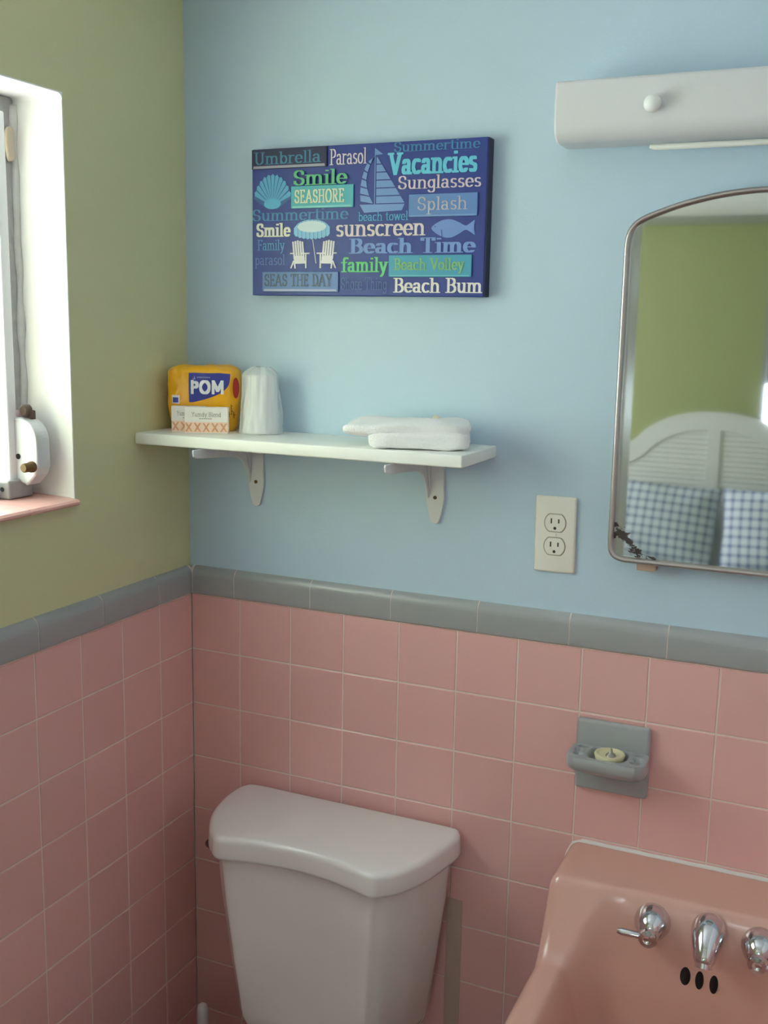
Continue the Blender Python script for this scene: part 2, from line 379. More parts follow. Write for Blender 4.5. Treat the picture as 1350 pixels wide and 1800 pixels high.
box(bm, DX0, DX0+.012, -1.92, -1.80, 0, DZ); box(bm, DX1-.012, DX1, -1.92, -1.80, 0, DZ); box(bm, DX0, DX1, -1.92, -1.80, DZ-.012, DZ)
tag(link('door_1', bm, WHITE), kind='structure')

bm = bmesh.new(); box(bm, -.2, 1.9, -1.86, .16, -.1, 0); tag(link('floor', bm, FLOORM), kind='structure')
bm = bmesh.new(); box(bm, -2.0, 3.0, -5.1, -1.86, -.1, 0); tag(link('floor_bedroom', bm, CARPET), kind='structure')
bm = bmesh.new(); box(bm, -2.1, 3.1, -5.05, .16, CEIL, CEIL+.1); tag(link('ceiling', bm, CEILM), kind='structure')

# bedroom shell seen in the mirror
BY = -4.9; W2 = (.588, 1.44, 1.0, 1.93)
bm = bmesh.new()
box(bm, -2.0, W2[0], BY-.15, BY, 0, CEIL); box(bm, W2[1], 3.0, BY-.15, BY, 0, CEIL)
box(bm, W2[0], W2[1], BY-.15, BY, 0, W2[2]); box(bm, W2[0], W2[1], BY-.15, BY, W2[3], CEIL)
tag(link('wall_bedroom', bm, GREEN2), kind='structure')
bm = bmesh.new(); box(bm, -2.1, -2.0, -5.05, -4.3, 0, CEIL); box(bm, -2.1, -2.0, -3.1, -1.8, 0, CEIL); box(bm, -2.1, -2.0, -4.3, -3.1, 0, .8); box(bm, -2.1, -2.0, -4.3, -3.1, 2.1, CEIL); tag(link('wall_bedroom_left', bm, GREEN2), kind='structure')  # opening left for the added fill window
bm = bmesh.new(); box(bm, 3.0, 3.1, -5.05, -1.8, 0, CEIL)
tag(link('wall_bedroom_right', bm, GREEN2), kind='structure')
bm = bmesh.new(); box(bm, -2.0, 3.0, BY, BY+.02, CEIL-.045, CEIL, .004)
tag(link('trim_3', bm, mat('crown_grey', (150, 156, 140), .6)), kind='structure')

# grey bullnose cap tiles along the top of the wainscot
def cap_profile():
    pr = [(0.0, 1.1012), (-.0035, 1.1028), (-.0045, 1.106), (-.0045, 1.138)]
    for i in range(9):
        a = PI/2*i/8; pr.append((-.0045+.0165*(1-math.cos(a)), 1.138+.018*math.sin(a)))
    pr.append((T0+.004, 1.1012)); return pr
def cap_run(to3, joints):
    bm = bmesh.new(); pr = cap_profile()
    for a, b in zip(joints, joints[1:]):
        loft(bm, [[to3(s, d, z) for d, z in pr] for s in (a+.0009, b-.0009)])
    return bm
j = [0.0045, .0979, .2606, .4222, .5848, .7454, .9048, 1.0655, 1.226, 1.387, 1.548, 1.709, 1.75]
t1 = tag(link('trim_1', cap_run(lambda s, d, z: Vector((s, d, z)), j), GREYT, smooth=True, auto=40), kind='structure')
bm = bmesh.new(); loft(bm, [[Vector((x_, d*.86+.0002, z-.0004)) for d, z in cap_profile()] for x_ in (0, 1.75)]); tag(link('grout', bm, GROUT, t1), kind='structure')
j = [.0045, .11, .2675, .426, .586, .746, .906, 1.066, 1.226, 1.386, 1.546, 1.706, 1.8]
t2 = tag(link('trim_2', cap_run(lambda s, d, z: Vector((-d, -s, z)), j), GREYT, smooth=True, auto=40), kind='structure')
bm = bmesh.new(); loft(bm, [[Vector((-d*.86-.0002, y_, z-.0004)) for d, z in cap_profile()] for y_ in (0, -1.8)]); tag(link('grout', bm, GROUT, t2), kind='structure')

# ------------------------------------------------------------------ bathroom window
win = bpy.data.objects.new('window_1', None); C.collection.objects.link(win); tag(win, kind='structure')
bm = bmesh.new()
e = .0015
box(bm, -.2, -T0+.0004, WY1-e, WY1+.001, WZ0, WZ1+.001, .0006); box(bm, -.2, -T0+.0004, WY0-.001, WY0+e, WZ0, WZ1+.001, .0006)
box(bm, -.2, -T0+.0003, WY0+e, WY1-e, WZ1-e, WZ1+.001, .0006)
# soft plaster fillet in the upper corner
pr = [(WY1-e+.001, WZ1-e+.001)]+[(WY1-e-.009+.009*math.sin(PI/2*i/8), WZ1-e-.009+.009*math.cos(PI/2*i/8)) for i in range(9)]
prism(bm, pr, 'x', -.2, -T0+.001)
tag(link('reveal', bm, REVEAL, win), kind='structure')
bm = bmesh.new()
ysl = [WY1-.001, -.43, -.54, -.65, -.76, -.87, -.98, -1.09, WY0]
for a, b in zip(ysl, ysl[1:]): loft(bm, [[Vector((p[0], y_, p[1])) for p in ((-.135, WZ0-.002), (.002, WZ0-.002), (.005, WZ0+.001), (.005, WZ0+.004), (.001, WZ0+.0075), (-.02, WZ0+.0095), (-.135, WZ0+.013))] for y_ in (b+.0008, a-.0008)])
tag(link('sill_tile', bm, PINKSILL, win), kind='structure')
IZ0, IZ1 = WZ0+.012, WZ1-e
bm = bmesh.new()
box(bm, -.150, -.104, WY1-e-.034, WY1-e, IZ0, IZ1, .003); box(bm, -.150, -.104, WY0+e, WY0+e+.034, IZ0, IZ1, .003)
box(bm, -.150, -.104, WY0+e+.034, WY1-e-.034, IZ1-.03, IZ1, .003); box(bm, -.149, -.094, WY0+e+.001, WY1-e-.001, IZ0+.001, IZ0+.026, .003)
tag(link('frame', bm, ALUDK, win), kind='structure')
bm = bmesh.new()
box(bm, -.108, -.079, -.386, -.366, IZ0+.026, IZ1-.03, .003); box(bm, -.112, -.090, -1.11, -1.09, IZ0+.026, IZ1-.03, .003)
box(bm, -.108, -.096, -.418, -.408, IZ0+.026, IZ1-.03, .002)
tag(link('sash', bm, WHMET, win), kind='structure')
for k in range(6):
    z0 = IZ0+.03+k*.094; bm = bmesh.new()
    prism(bm, [(-.140, z0), (-.135, z0), (-.118, z0+.098), (-.123, z0+.098)], 'y', -1.09, -.420)
    tag(link('pane', bm, GLASS, win), kind='structure')
bm = bmesh.new(); pts = []
for i in range(24):
    t = i/23; z = IZ1-.012-t*(IZ1-.012-1.45)
    pts.append((-.104+.0012*math.sin(i*1.7), WY1-e-.002-.0015*math.sin(i*.9), z))
tube(bm, pts, [.007+.0012*math.sin(i*1.3) for i in range(24)], 10)
tag(link('sealant_bead', bm, mat('grey_sealant', (196, 196, 192), .8, bump=.6, bscale=150, var=.1, vscale=60), win, smooth=True), kind='structure')
bm = bmesh.new(); puffy(bm, (-.100, WY1-e-.016, IZ1-.072), (.0045, .009, .027), .6, .6, 20, 14, .002, 40)
tag(link('tape_scrap', bm, BEIGE, win, smooth=True), kind='structure')
# crank gear box in the lower corner of the window
op = tag(bpy.data.objects.new('crank_operator', None), kind='structure'); C.collection.objects.link(op); op.parent = win
prof = [(-.104, 1.462), (-.072, 1.4625)]+[(-.072+.037*math.sin(PI/2*i/10), 1.4255+.037*math.cos(PI/2*i/10)) for i in range(1, 11)]+[(-.0345, 1.385), (-.040, 1.372), (-.058, 1.354), (-.080, 1.362), (-.104, 1.372)]
bm = bmesh.new(); prism(bm, prof, 'y', -.372, -.341); bevelmod(link('gear_box', bm, ALU, op), .003)
bm = bmesh.new(); lathe(bm, [(.009, 0), (.009, .006), (.0075, .008), (.0075, .02), (.006, .022)], 20, (-.045, -.371, 1.386), '-y'); link('shaft', bm, RUST, op, smooth=True, auto=40)
bm = bmesh.new(); lathe(bm, [(.010, 0), (.010, .008), (.007, .011)], 18, (-.066, -.355, 1.474), '-y'); box(bm, -.10, -.058, -.357, -.345, 1.455, 1.474, .002)
link('pivot_bolt', bm, mat('dark_rust', (84, 66, 58), .6, metal=.3, var=.3, vscale=150), op, smooth=True, auto=40)
bm = bmesh.new(); lathe(bm, [(.0045, 0), (.0045, .0008)], 16, (-.0735, -.372, 1.4008), '-y'); link('screw_hole', bm, DARK, op)
bm = bmesh.new(); box(bm, -.104, -.070, -.40, -.345, IZ0, IZ0+.030, .003); link('foot_bracket', bm, ALUDK, op)
bm = bmesh.new(); lathe(bm, [(.0035, 0), (.0035, .0008)], 12, (-.083, -.4004, IZ0+.016), '-y'); link('screw_hole', bm, DARK, op)

# bedroom windows: the one in the mirror, and an added one for fill light
def simple_window(name, x0, x1, z0, z1, y, slat_m):
    o = bpy.data.objects.new(name, None); C.collection.objects.link(o); tag(o, kind='structure')
    bm = bmesh.new(); box(bm, x0, x0+.02, y-.10, y+.012, z0, z1); box(bm, x1-.02, x1, y-.10, y+.012, z0, z1); box(bm, x0+.02, x1-.02, y-.10, y+.012, z0, z0+.02); box(bm, x0+.02, x1-.02, y-.10, y+.012, z1-.02, z1)
    tag(link('frame', bm, ALUDK, o), kind='structure')
    return o
w2 = simple_window('window_2', *W2, BY, None)
SLATM = mat('grey_blind_slat', (112, 114, 120), .5)
for k in range(20):
    z = W2[3]-.06-k*.028; bm = bmesh.new(); 
    prism(bm, [(BY-.06, z), (BY-.058, z+.003), (BY-.048, z-.024), (BY-.050, z-.027)], 'x', W2[0]+.021, W2[1]-.021)
    tag(link('blind_slat', bm, SLATM, w2), kind='structure')
for k in range(6):
    bm = bmesh.new(); z = W2[2]+.05+k*.055; box(bm, W2[0]+.021, W2[1]-.021, BY-.075, BY-.07, z, z+.006); tag(link('glazing_bar', bm, ALU, w2), kind='structure')
bm = bmesh.new(); box(bm, W2[0]+.019, W2[1]-.019, BY-.09, BY-.086, W2[2]+.019, W2[3]-.019); tag(link('pane', bm, GLASS, w2), kind='structure')
w3 = bpy.data.objects.new('added_fill_window', None); C.collection.objects.link(w3); tag(w3, kind='structure')  # unseen window, added to let more light into the bedroom
bm = bmesh.new(); box(bm, -2.06, -1.99, -4.3, -4.25, .8, 2.1); box(bm, -2.06, -1.99, -3.15, -3.1, .8, 2.1); box(bm, -2.05, -1.995, -4.25, -3.15, 1.42, 1.46); box(bm, -2.06, -1.99, -4.25, -3.15, .8, .85); box(bm, -2.06, -1.99, -4.25, -3.15, 2.05, 2.1)
tag(link('frame', bm, WHMET, w3), kind='structure')

# ================================================================== TOILET
toilet = thing('toilet', (.35, -.12, 0), 'white porcelain toilet with concave-front tank standing in the pink tiled corner', 'toilet')
half_ = [(0,-.203),(.06,-.2075),(.105,-.2165),(.133,-.224),(.149,-.2245),(.162,-.214),(.180,-.194),(.204,-.140),(.2175,-.078),(.2225,-.042),(.217,-.020),(.200,-.0125),(.1,-.012)]
def ring_outline(sub=5):
    P = [(x, y, 0) for x, y in half_]
    left_ = half_[:6]+[(.181,-.194),(.2065,-.148),(.2190,-.100),(.2225,-.060),(.2185,-.030),(.196,-.0125),(.1,-.012)]
    Lh = [(-x, y, 0) for x, y in reversed(left_) if x > 0]
    return spline(P+Lh, sub)
OUT = ring_outline()
def ring_at(z, sx=1.0, off=0.0, front=0.0):
    """tank outline at height z, narrowed by sx, grown by off (m); front pulls the front edge towards the wall"""
    cx, cy = 0, -.11; res = []; n = len(OUT)
    for i, p in enumerate(OUT):
        t = (OUT[(i+1) % n]-OUT[i-1]).normalized(); nr = Vector((t.y, -t.x, 0))
        if nr.dot(Vector((p.x, p.y+.11, 0))) < 0: nr = -nr
        q = p+nr*off; y = q.y
        if y < -.03: y = -.03+(y+.03)*(1-front)
        y = min(y, -.004)
        res.append(Vector((q.x*sx, y+.12, z)))
    return res
bm = bmesh.new()
prof = [(.352, .78, -.030, .16), (.340, .76, -.045, .2), (.338, .70, -.06, .25)][::-1]+[(.362, .80, -.018, .14), (.385, .825, -.012, .115), (.5, .885, -.008, .075), (.62, .945, -.006, .03), (.703, .975, -.006, .0)]
loft(bm, [ring_at(*p) for p in prof])
link('tank', bm, PORC, toilet, smooth=True, auto=60)
bm = bmesh.new()
rings = [ring_at(.7035, 1, -.006), ring_at(.700, 1, .000), ring_at(.702, 1, .005), ring_at(.708, 1, .0065), ring_at(.731, 1, .005)]
for i in range(1, 7):
    a = PI/2*i/6; rings.append(ring_at(.731+.0125*math.sin(a), 1, .005-.0125*(1-math.cos(a))))
last = rings[-1]
for k_, dz_ in ((.9, .0007), (.7, .0015), (.4, .0022), (.15, .0025)): rings.append([Vector((p.x*k_, -.005+(p.y+.005)*k_, p.z+dz_)) for p in last])
loft(bm, rings); link('tank_lid', bm, PORC, toilet, smooth=True, auto=60)
lv = link('flush_lever', tube(bmesh.new(), [(-.205, -.02, .672), (-.216, -.02, .672), (-.222, -.018, .672), (-.226, -.008, .671), (-.227, .03, .668)], [.009, .009, .009, .007, .006], 14), mat('dark_chrome', (120, 118, 122), .25, metal=1), toilet, smooth=True)
# bowl, pedestal and seat
def ell(z, rx, ry, cy, n=48, sh=-.175):
    cy += sh; z = z*.92
    return [Vector((rx*math.cos(2*PI*i/n), cy+ry*math.sin(2*PI*i/n)*(1.0 if math.sin(2*PI*i/n) > 0 else 1.15), z)) for i in range(n)]
bm = bmesh.new()
loft(bm, [ell(0, .13, .20, -.20), ell(.02, .125, .195, -.20), ell(.15, .11, .18, -.20), ell(.26, .14, .21, -.24), ell(.34, .175, .24, -.27), ell(.385, .183, .25, -.275), ell(.392, .178, .245, -.275)])
box(bm, -.10, .10, -.26, .06, .20, .339, .03, 4)
link('bowl', bm, PORC, toilet, smooth=True, auto=50)
bm = bmesh.new(); loft(bm, [ell(.392, .18, .245, -.275), ell(.396, .186, .252, -.275), ell(.412, .186, .252, -.275), ell(.424, .178, .244, -.275), ell(.428, .12, .18, -.275)])
link('seat_lid', bm, PORC, toilet, smooth=True, auto=50)

br = thing('toilet_brush', (.088, -.11, 0), 'white toilet brush with a rounded handle tip, standing in the corner left of the toilet', 'toilet brush')
bm = bmesh.new(); lathe(bm, [(.048, 0), (.05, .004), (.042, .10), (.040, .104), (.037, .10), (.036, .02)], 40); link('holder', bm, FIXT, br, smooth=True, auto=50)
bm = bmesh.new(); lathe(bm, [(.007, .02), (.007, .16), (.0105, .18), (.0112, .25), (.0112, .305), (.0095, .312), (.005, .316)], 28); link('handle', bm, FIXT, br, smooth=True, auto=60)

# ================================================================== WASHBASIN
sink = thing('washbasin', (1.005, 0, .64), 'pink wall-hung washbasin with a raised back ledge and chrome taps under the mirror', 'sink')
SXH, SD = .240, .47
def sstep(t): t = max(0, min(1, t)); return t*t*t*(t*(t*6-15)+10)
def sink_z(x, y):
    """x from centre, y <= 0 away from the wall; returns height relative to z = .64"""
    ledge, rim, floor_ = .123, .012, -.125
    a_ = max(0.0, (y+.206)/.074)**1.7; K = 13.0
    q_ = 1-math.log(1+math.exp(-K*(min(a_, 3)-1)))/math.log(1+math.exp(K))
    base = rim+(ledge-rim)*q_
    # rounded rectangle basin
    bx, by0, by1, rr = .196, -.432, -.128, .085
    cx, cy = 0, (by0+by1)/2; hx, hy = bx, (by1-by0)/2
    qx, qy = abs(x)-(hx-rr), abs(y-cy)-(hy-rr)
    d = math.hypot(max(qx, 0), max(qy, 0))+min(max(qx, qy), 0)-rr
    m = sstep((-d+.008)/.070)
    z = base*(1-m)+floor_*m
    R = .020                                        # rolled outer edge
    de = min(SXH-abs(x), SD+y)
    if de < R: z -= R-math.sqrt(max(0, R*R-(R-de)**2))
    if y > -.008: z -= .008-math.sqrt(max(0, .008**2-(y+.008)**2))
    return z
nx, ny = 150, 170; bm = bmesh.new(); g = []
edge = lambda i, n: .5-.5*math.cos(PI*i/n)
xsn = []
for i in range(nx+1):
    t = 2*i/nx-1; xsn.append(SXH*math.copysign(1-(1-abs(t))**1.25, t))
ysn = [-SD*(j/ny) for j in range(ny+1)]
fy = lambda y: y
for y in ysn:
    row = []
    for x in xsn:
        # the front corners are rounded in plan
        X = x
        if y < -SD+.09:
            t = (-SD+.09-y)/.09; X = x*(1-.16*(1-math.sqrt(max(0, 1-t*t))))
        row.append(bm.verts.new((X, y, sink_z(x, y))))
    g.append(row)
for a, b in zip(g, g[1:]):
    for i in range(nx): bm.faces.new((a[i], a[i+1], b[i+1], b[i]))
# apron and underside
loop = g[0][:]+[rw[-1] for rw in g[1:]]+g[-1][-2::-1]+[rw[0] for rw in g[-2:0:-1]]
prev = loop
for sc, dz in ((1.0, -.05), (.97, -.10), (.80, -.15), (.55, -.18)):
    cur = [bm.verts.new((v.co.x*sc, -.001+(v.co.y)*sc, min(-.02, v.co.z*0)+dz)) for v in loop]
    for i in range(len(loop)): bm.faces.new((prev[i], prev[(i+1) % len(loop)], cur[(i+1) % len(loop)], cur[i]))
    prev = cur
bm.faces.new(prev)
link('basin', bm, PINKP, sink, smooth=True, auto=70)
bm = bmesh.new()
tube(bm, [(-SXH-.001, -.03, .092), (-SXH-.001, -.004, .100), (-SXH+.006, -.003, .116), (-SXH+.022, -.003, .1235)]+[(-SXH+.02+(2*SXH-.04)*i/20, -.003, .1235+.0006*math.sin(i*2.1)) for i in range(1, 20)]+[(SXH-.006, -.003, .116), (SXH+.001, -.004, .100)], .0042, 10)
link('caulk_bead', bm, CAULK, sink, smooth=True)
def face_y(x, z):
    lo, hi = -.20, -.10
    for _ in range(40):
        mid = (lo+hi)/2
        if sink_z(x, mid) > z: hi = mid
        else: lo = mid
    return lo
# taps: round chrome bells, a short lever on the left-hand one, the spout between them
def tap(x, z, lever):
    y = face_y(x, z); t = bpy.data.objects.new('tap_handle', None); C.collection.objects.link(t); t.parent = sink; t.location = (x, y, z)
    bm = bmesh.new(); lathe(bm, [(.0275, -.008), (.0275, .003), (.0262, .008), (.0245, .014), (.021, .022), (.0155, .029), (.010, .033), (.004, .0345)], 40, (0,0,0), '-y')
    link('bell', bm, CHROME, t, smooth=True, auto=60)
    bm = bmesh.new(); lathe(bm, [(.0145, -.01), (.0145, .012), (.013, .0155), (.007, .0165), (.005, .015)], 28, (0, -.026, -.008), '-y'); link('hub', bm, CHROME, t, smooth=True, auto=40)
    bm = bmesh.new(); d = Vector(lever); a = Vector((0, -.034, -.008))
    tube(bm, [a, a+d*.3, a+d*.85, a+d], [.0055, .0052, .0058, .004], 14); link('lever', bm, CHROME, t, smooth=True, auto=60)
tap(-.074, .085, (-.046, -.004, .002)); tap(.083, .086, (.046, -.010, -.004))
sp = bpy.data.objects.new('spout', None); C.collection.objects.link(sp); sp.parent = sink; sp.location = (.010, face_y(.010, .089), .089)
bm = bmesh.new()
path = [(0, .010, .004), (0, -.008, .004), (0, -.022, .001), (0, -.036, -.007), (0, -.046, -.016), (0, -.052, -.026)]
rad = [(.027, .030), (.0265, .029), (.024, .025), (.020, .020), (.0165, .016), (.014, .0135)]
rings = []
for i, (p, rr) in enumerate(zip(path, rad)):
    p = Vector(p); t = (Vector(path[min(i+1, 5)])-Vector(path[max(i-1, 0)])).normalized(); sd = Vector((1,0,0)); nn = t.cross(sd)
    rings.append([p+sd*rr[0]*math.cos(2*PI*k/32)+nn*rr[1]*math.sin(2*PI*k/32) for k in range(32)])
loft(bm, rings); o = link('body', bm, CHROME, sp, smooth=True, auto=70); md = o.modifiers.new('s', 'SUBSURF'); md.levels = 2; md.render_levels = 2
bm = bmesh.new(); lathe(bm, [(.0125, 0), (.0125, .008), (.010, .0085)], 28); o = link('aerator', bm, CHROME, sp, smooth=True, auto=40)
o.location = (0, -.0485, -.022); o.rotation_euler = Vector((0, -.45, -.9)).to_track_quat('Z', 'Y').to_euler()
for k, x in enumerate((-.019, .002, .023)):
    z = .014-.001*k; y = face_y(x, z); bm = bmesh.new()
    puffy(bm, (0, 0, 0), (.0068 if k else .0084, .009, .0155), 1, 1, 24, 16, 0)
    o = link('overflow_slot', bm, DARK, sink, smooth=True); o.location = (x, y+.0035, z)  # dark solid in place of a recess, its shade is in the colour

# ================================================================== SOAP DISH
dish = thing('soap_dish', (.829, 0, .923), 'grey ceramic soap dish set into the pink wall tiles above the washbasin', 'soap dish')
bm = bmesh.new(); box(bm, -.0605, .0605, -.013, .0, -.061, .061, .006, 4); link('back_plate', bm, GREYT, dish, smooth=True, auto=50)
def rrect(hx, y0, y1, r, n=8):
    pts = []
    for cx, cy, a0 in ((hx-r, y1-r, 0), (-hx+r, y1-r, 90), (-hx+r, y0+r, 180), (hx-r, y0+r, 270)):
        for i in range(n+1):
            a = math.radians(a0+90*i/n); pts.append((cx+r*math.cos(a), cy+r*math.sin(a)))
    return pts
bm = bmesh.new(); ol = [(p.x, p.y) for p in spline([(a, b, 0) for a, b in rrect(.064, -.078, -.008, .022)], 5)]; cy = -.043
def tray_z(x, y):
    d = max(abs(x)/.036, abs(y-cy)/.026); q = (abs(x)/.0315)**3+(abs(y-cy)/.0255)**3
    z = .018-.0125*sstep((1.1-q)/.45)
    for sgn in (-1, 1):
        for k in (-1, 0, 1):
            px, py = sgn*(.0475-abs(k)*.002), cy+.002+k*.0165
            dd = ((x-px)/.0068)**2+((y-py)/.0050)**2
            z -= .015*sstep(1.5-dd)
    return z
rings = []
for (s, z) in ((.45, -.022), (.66, -.015), (.84, -.0085), (.95, -.0042), (.992, .002), (1.0, .010), (.99, .0155), (.965, .0178)):
    yb = 1.0
    rings.append([Vector((x*(.6+.4*s) if s < .97 else x*s, -.008+(y+.008)*s, z)) for x, y in ol])
N = 56
for i in range(N, 0, -1):
    s = .955*i/N; rings.append([Vector((x*s, cy+(y-cy)*s, tray_z(x*s, cy+(y-cy)*s))) for x, y in ol])
loft(bm, rings); link('tray', bm, GREYT, dish, smooth=True, auto=80)
st = thing('drain_stopper', (.832, -.046, .9325), 'round cream drain stopper lying in the grey soap dish', 'stopper')
bm = bmesh.new(); lathe(bm, [(.021, 0), (.0225, .004), (.0245, .011), (.0235, .0135), (.0205, .0135), (.018, .010), (.0155, .009), (.004, .009)], 44); link('ring', bm, CREAM, st, smooth=True, auto=50)
bm = bmesh.new(); lathe(bm, [(.009, .0085), (.007, .012), (.003, .014), (.0022, .020), (.001, .022)], 20, (.002, .001, 0)); link('post', bm, mat('dull_nickel', (150, 146, 138), .35, metal=.8), st, smooth=True, auto=60)

# ================================================================== OUTLET
ol_ = thing('wall_outlet', (.7125, T0, 1.285), 'ivory duplex wall outlet plate on the blue wall left of the mirror', 'outlet')
bm = bmesh.new(); box(bm, -.0345, .0345, -.0065, 0, -.0635, .0635, .004, 3); link('cover_plate', bm, OUTLETM, ol_, smooth=True, auto=40)
for s in (1, -1):
    zc = .0195*s; pts = []
    for i in range(48):
        a = 2*PI*i/48; x, z = .0172*math.cos(a), .0172*math.sin(a); z = max(-.0142, min(.0142, z)); pts.append((x, z+zc))
    bm = bmesh.new(); prism(bm, [(p[0]*1.09, zc+(p[1]-zc)*1.09) for p in pts], 'y', -.0066, -.004); gp = link('socket_gap', bm, mat('outlet_gap', (150, 142, 128), .7), ol_)
    bm = bmesh.new(); prism(bm, pts, 'y', -.0082, -.004); rc = link('receptacle', bm, OUTLETM, ol_); bevelmod(rc, .0008)
    for x, h in ((-.0062, .0042), (.0062, .0034)):
        bm = bmesh.new(); box(bm, x-.0011, x+.0011, -.0086, -.0075, zc+.0035-h, zc+.0035+h); link('blade_slot', bm, SLOT, rc)
    bm = bmesh.new(); lathe(bm, [(.0025, 0), (.0025, .0012)], 16, (0, -.0074, zc-.0085), '-y'); link('ground_hole', bm, SLOT, rc)
bm = bmesh.new(); lathe(bm, [(.0026, .0), (.0026, .0012), (.0015, .0016)], 18, (0, -.0064, 0), '-y'); link('screw', bm, OUTLETM, ol_, smooth=True, auto=40)
ol_.rotation_euler = (0, math.radians(-.6), 0)

# ================================================================== MIRROR
MX, MZ0 = 1.006, 1.2565
mir = thing('wall_mirror', (MX, T0, MZ0), 'arched wall mirror in a thin rounded metal frame above the pink washbasin', 'mirror')
hm = .2005
halfm = [(-.150, 0), (-.175, .0005), (-.190, .005), (-.1985, .015), (-.2005, .032), (-.2005, .048), (-.2005, .08), (-.2005, .15), (-.2005, .27), (-.2005, .39), (-.2005, .44), (-.2005, .465), (-.2005, .485), (-.1985, .502), (-.1935, .5145), (-.182, .5265), (-.158, .5375), (-.117, .551), (-.070, .5615), (-.03, .5665), (0, .568)]
LP = [(x, 0, z) for x, z in halfm]; LP = LP+[(-x, 0, z) for x, _, z in reversed(LP[:-1])]
OUTM = spline([(x, -.030, z) for x, _, z in LP], 5, closed=False)
base = [Vector(p) for p in OUTM]
def moff(off, y):
    n = len(base); res = []
    for i in range(n):
        t = (base[(i+1) % n]-base[i-1]).normalized(); nr = Vector((t.z, 0, -t.x))
        c = Vector((0, -.03, .28))-base[i]
        if nr.dot(c) < 0: nr = -nr
        p = base[i]+nr*off; res.append(Vector((p.x, y, p.z)))
    return res
bm = bmesh.new()
fr = []
for i in range(13):
    a = PI*i/12; fr.append(moff(.0045*(1-math.cos(a)), -.031-.007*math.sin(a)))
rings = [moff(.003, -.0), moff(.003, -.022), moff(.0, -.026)]+fr+[moff(.009, -.029)]
vr = loft(bm, rings, cap0=True, cap1=False)
link('frame', bm, STEEL, mir, smooth=True, auto=50)
bm = bmesh.new(); vs = [bm.verts.new(p-Vector((-.2005, 0, 0))) for p in moff(.0085, -.0302)]; cv_ = bm.verts.new((.2005, -.0302, .28))
for a, b in zip(vs, vs[1:]+vs[:1]): bm.faces.new((a, b, cv_))
gl = link('mirror_glass', bm, MIRROR, mir); gl.location = (-.2005, 0, 0)
for x in (-.14, .14):
    bm = bmesh.new(); box(bm, x-.015, x+.015, -.024, -.002, -.0125, .001, .002); link('clip', bm, TANM, mir)

# ================================================================== VANITY LIGHT
lamp = thing('vanity_light', (1.005, T0, 1.89), 'long white enamelled light fixture with a round knob, switched off above the mirror', 'light fixture')
pr = [(-.002, .088), (-.075, .088)]+[(-.075-.006*math.sin(PI/2*i/5), .082+.006*math.cos(PI/2*i/5)) for i in range(1, 6)]+[(-.081, .030)]+[(-.056-.025*math.cos(PI/2*i/10), .030-.028*math.sin(PI/2*i/10)) for i in range(1, 11)]+[(-.002, .002)]
bm = bmesh.new(); prism(bm, pr, 'x', -.304, .304); o = link('housing', bm, FIXT, lamp, smooth=True, auto=40); bevelmod(o, .004, 3, 50)
for x in (-.158, .158):
    bm = bmesh.new(); lathe(bm, [(.005, 0), (.005, .003), (.0105, .004), (.0125, .009), (.0115, .014), (.007, .0175), (.002, .019)], 32, (x, -.081, .046), '-y'); link('knob', bm, WHITE, lamp, smooth=True, auto=60)
bm = bmesh.new(); tube(bm, [(-.170, -.030, -.003), (-.163, -.030, -.0045), (.163, -.030, -.0045), (.170, -.030, -.003)], [.003, .0045, .0045, .003], 14); link('tube_diffuser', bm, WHITE, lamp, smooth=True, auto=60)

# ================================================================== WALL SHELF
shelf = thing('wall_shelf', (.30, T0, 1.405), 'white painted wooden shelf on two brackets spanning from the green corner along the blue wall', 'shelf')
sy0 = -.158-T0
bm = bmesh.new(); box(bm, -.307, .305, sy0, 0, 0, .020, .0025, 3); link('board', bm, WHITE, shelf, smooth=True, auto=40)
for bx in (.1435-.30, .4995-.30):
    bm = bmesh.new()
    side = [(0, -.0005), (-.184, -.0005), (-.189, .0), (-.1905, -.004), (-.188, -.012), (-.180, -.0155), (-.070, -.024), (-.048, -.0275), (-.032, -.036), (-.020, -.052), (-.012, -.070), (-.0065, -.078), (0, -.078)]
    prism(bm, side, 'x', bx-.0148, bx-.0112)
    box(bm, bx-.0110, bx+.0145, -.150, -.0065, -.0030, -.0006)
    prism(bm, [(-.0062, -.0032), (-.030, -.0032), (-.022, -.018), (-.014, -.045), (-.0062, -.066)], 'x', bx-.0110, bx-.0085)
    leg = [(-.0155, 0), (.0155, 0), (.0152, -.060), (.0165, -.072), (.0155, -.086), (.0115, -.105), (.008, -.118), (.004, -.1215), (-.004, -.1215), (-.008, -.118), (-.0115, -.105), (-.0155, -.086), (-.0165, -.072), (-.0152, -.060)]
    prism(bm, [(bx+a, b) for a, b in leg], 'y', -.006, 0)
    bk = link('bracket', bm, FIXT, shelf); bevelmod(bk, .0015, 2, 30)
    bm = bmesh.new(); lathe(bm, [(.0032, 0), (.0032, .001), (.002, .0016)], 16, (bx, -.006, -.076), '-y'); link('screw', bm, RUST, bk, smooth=True, auto=40)

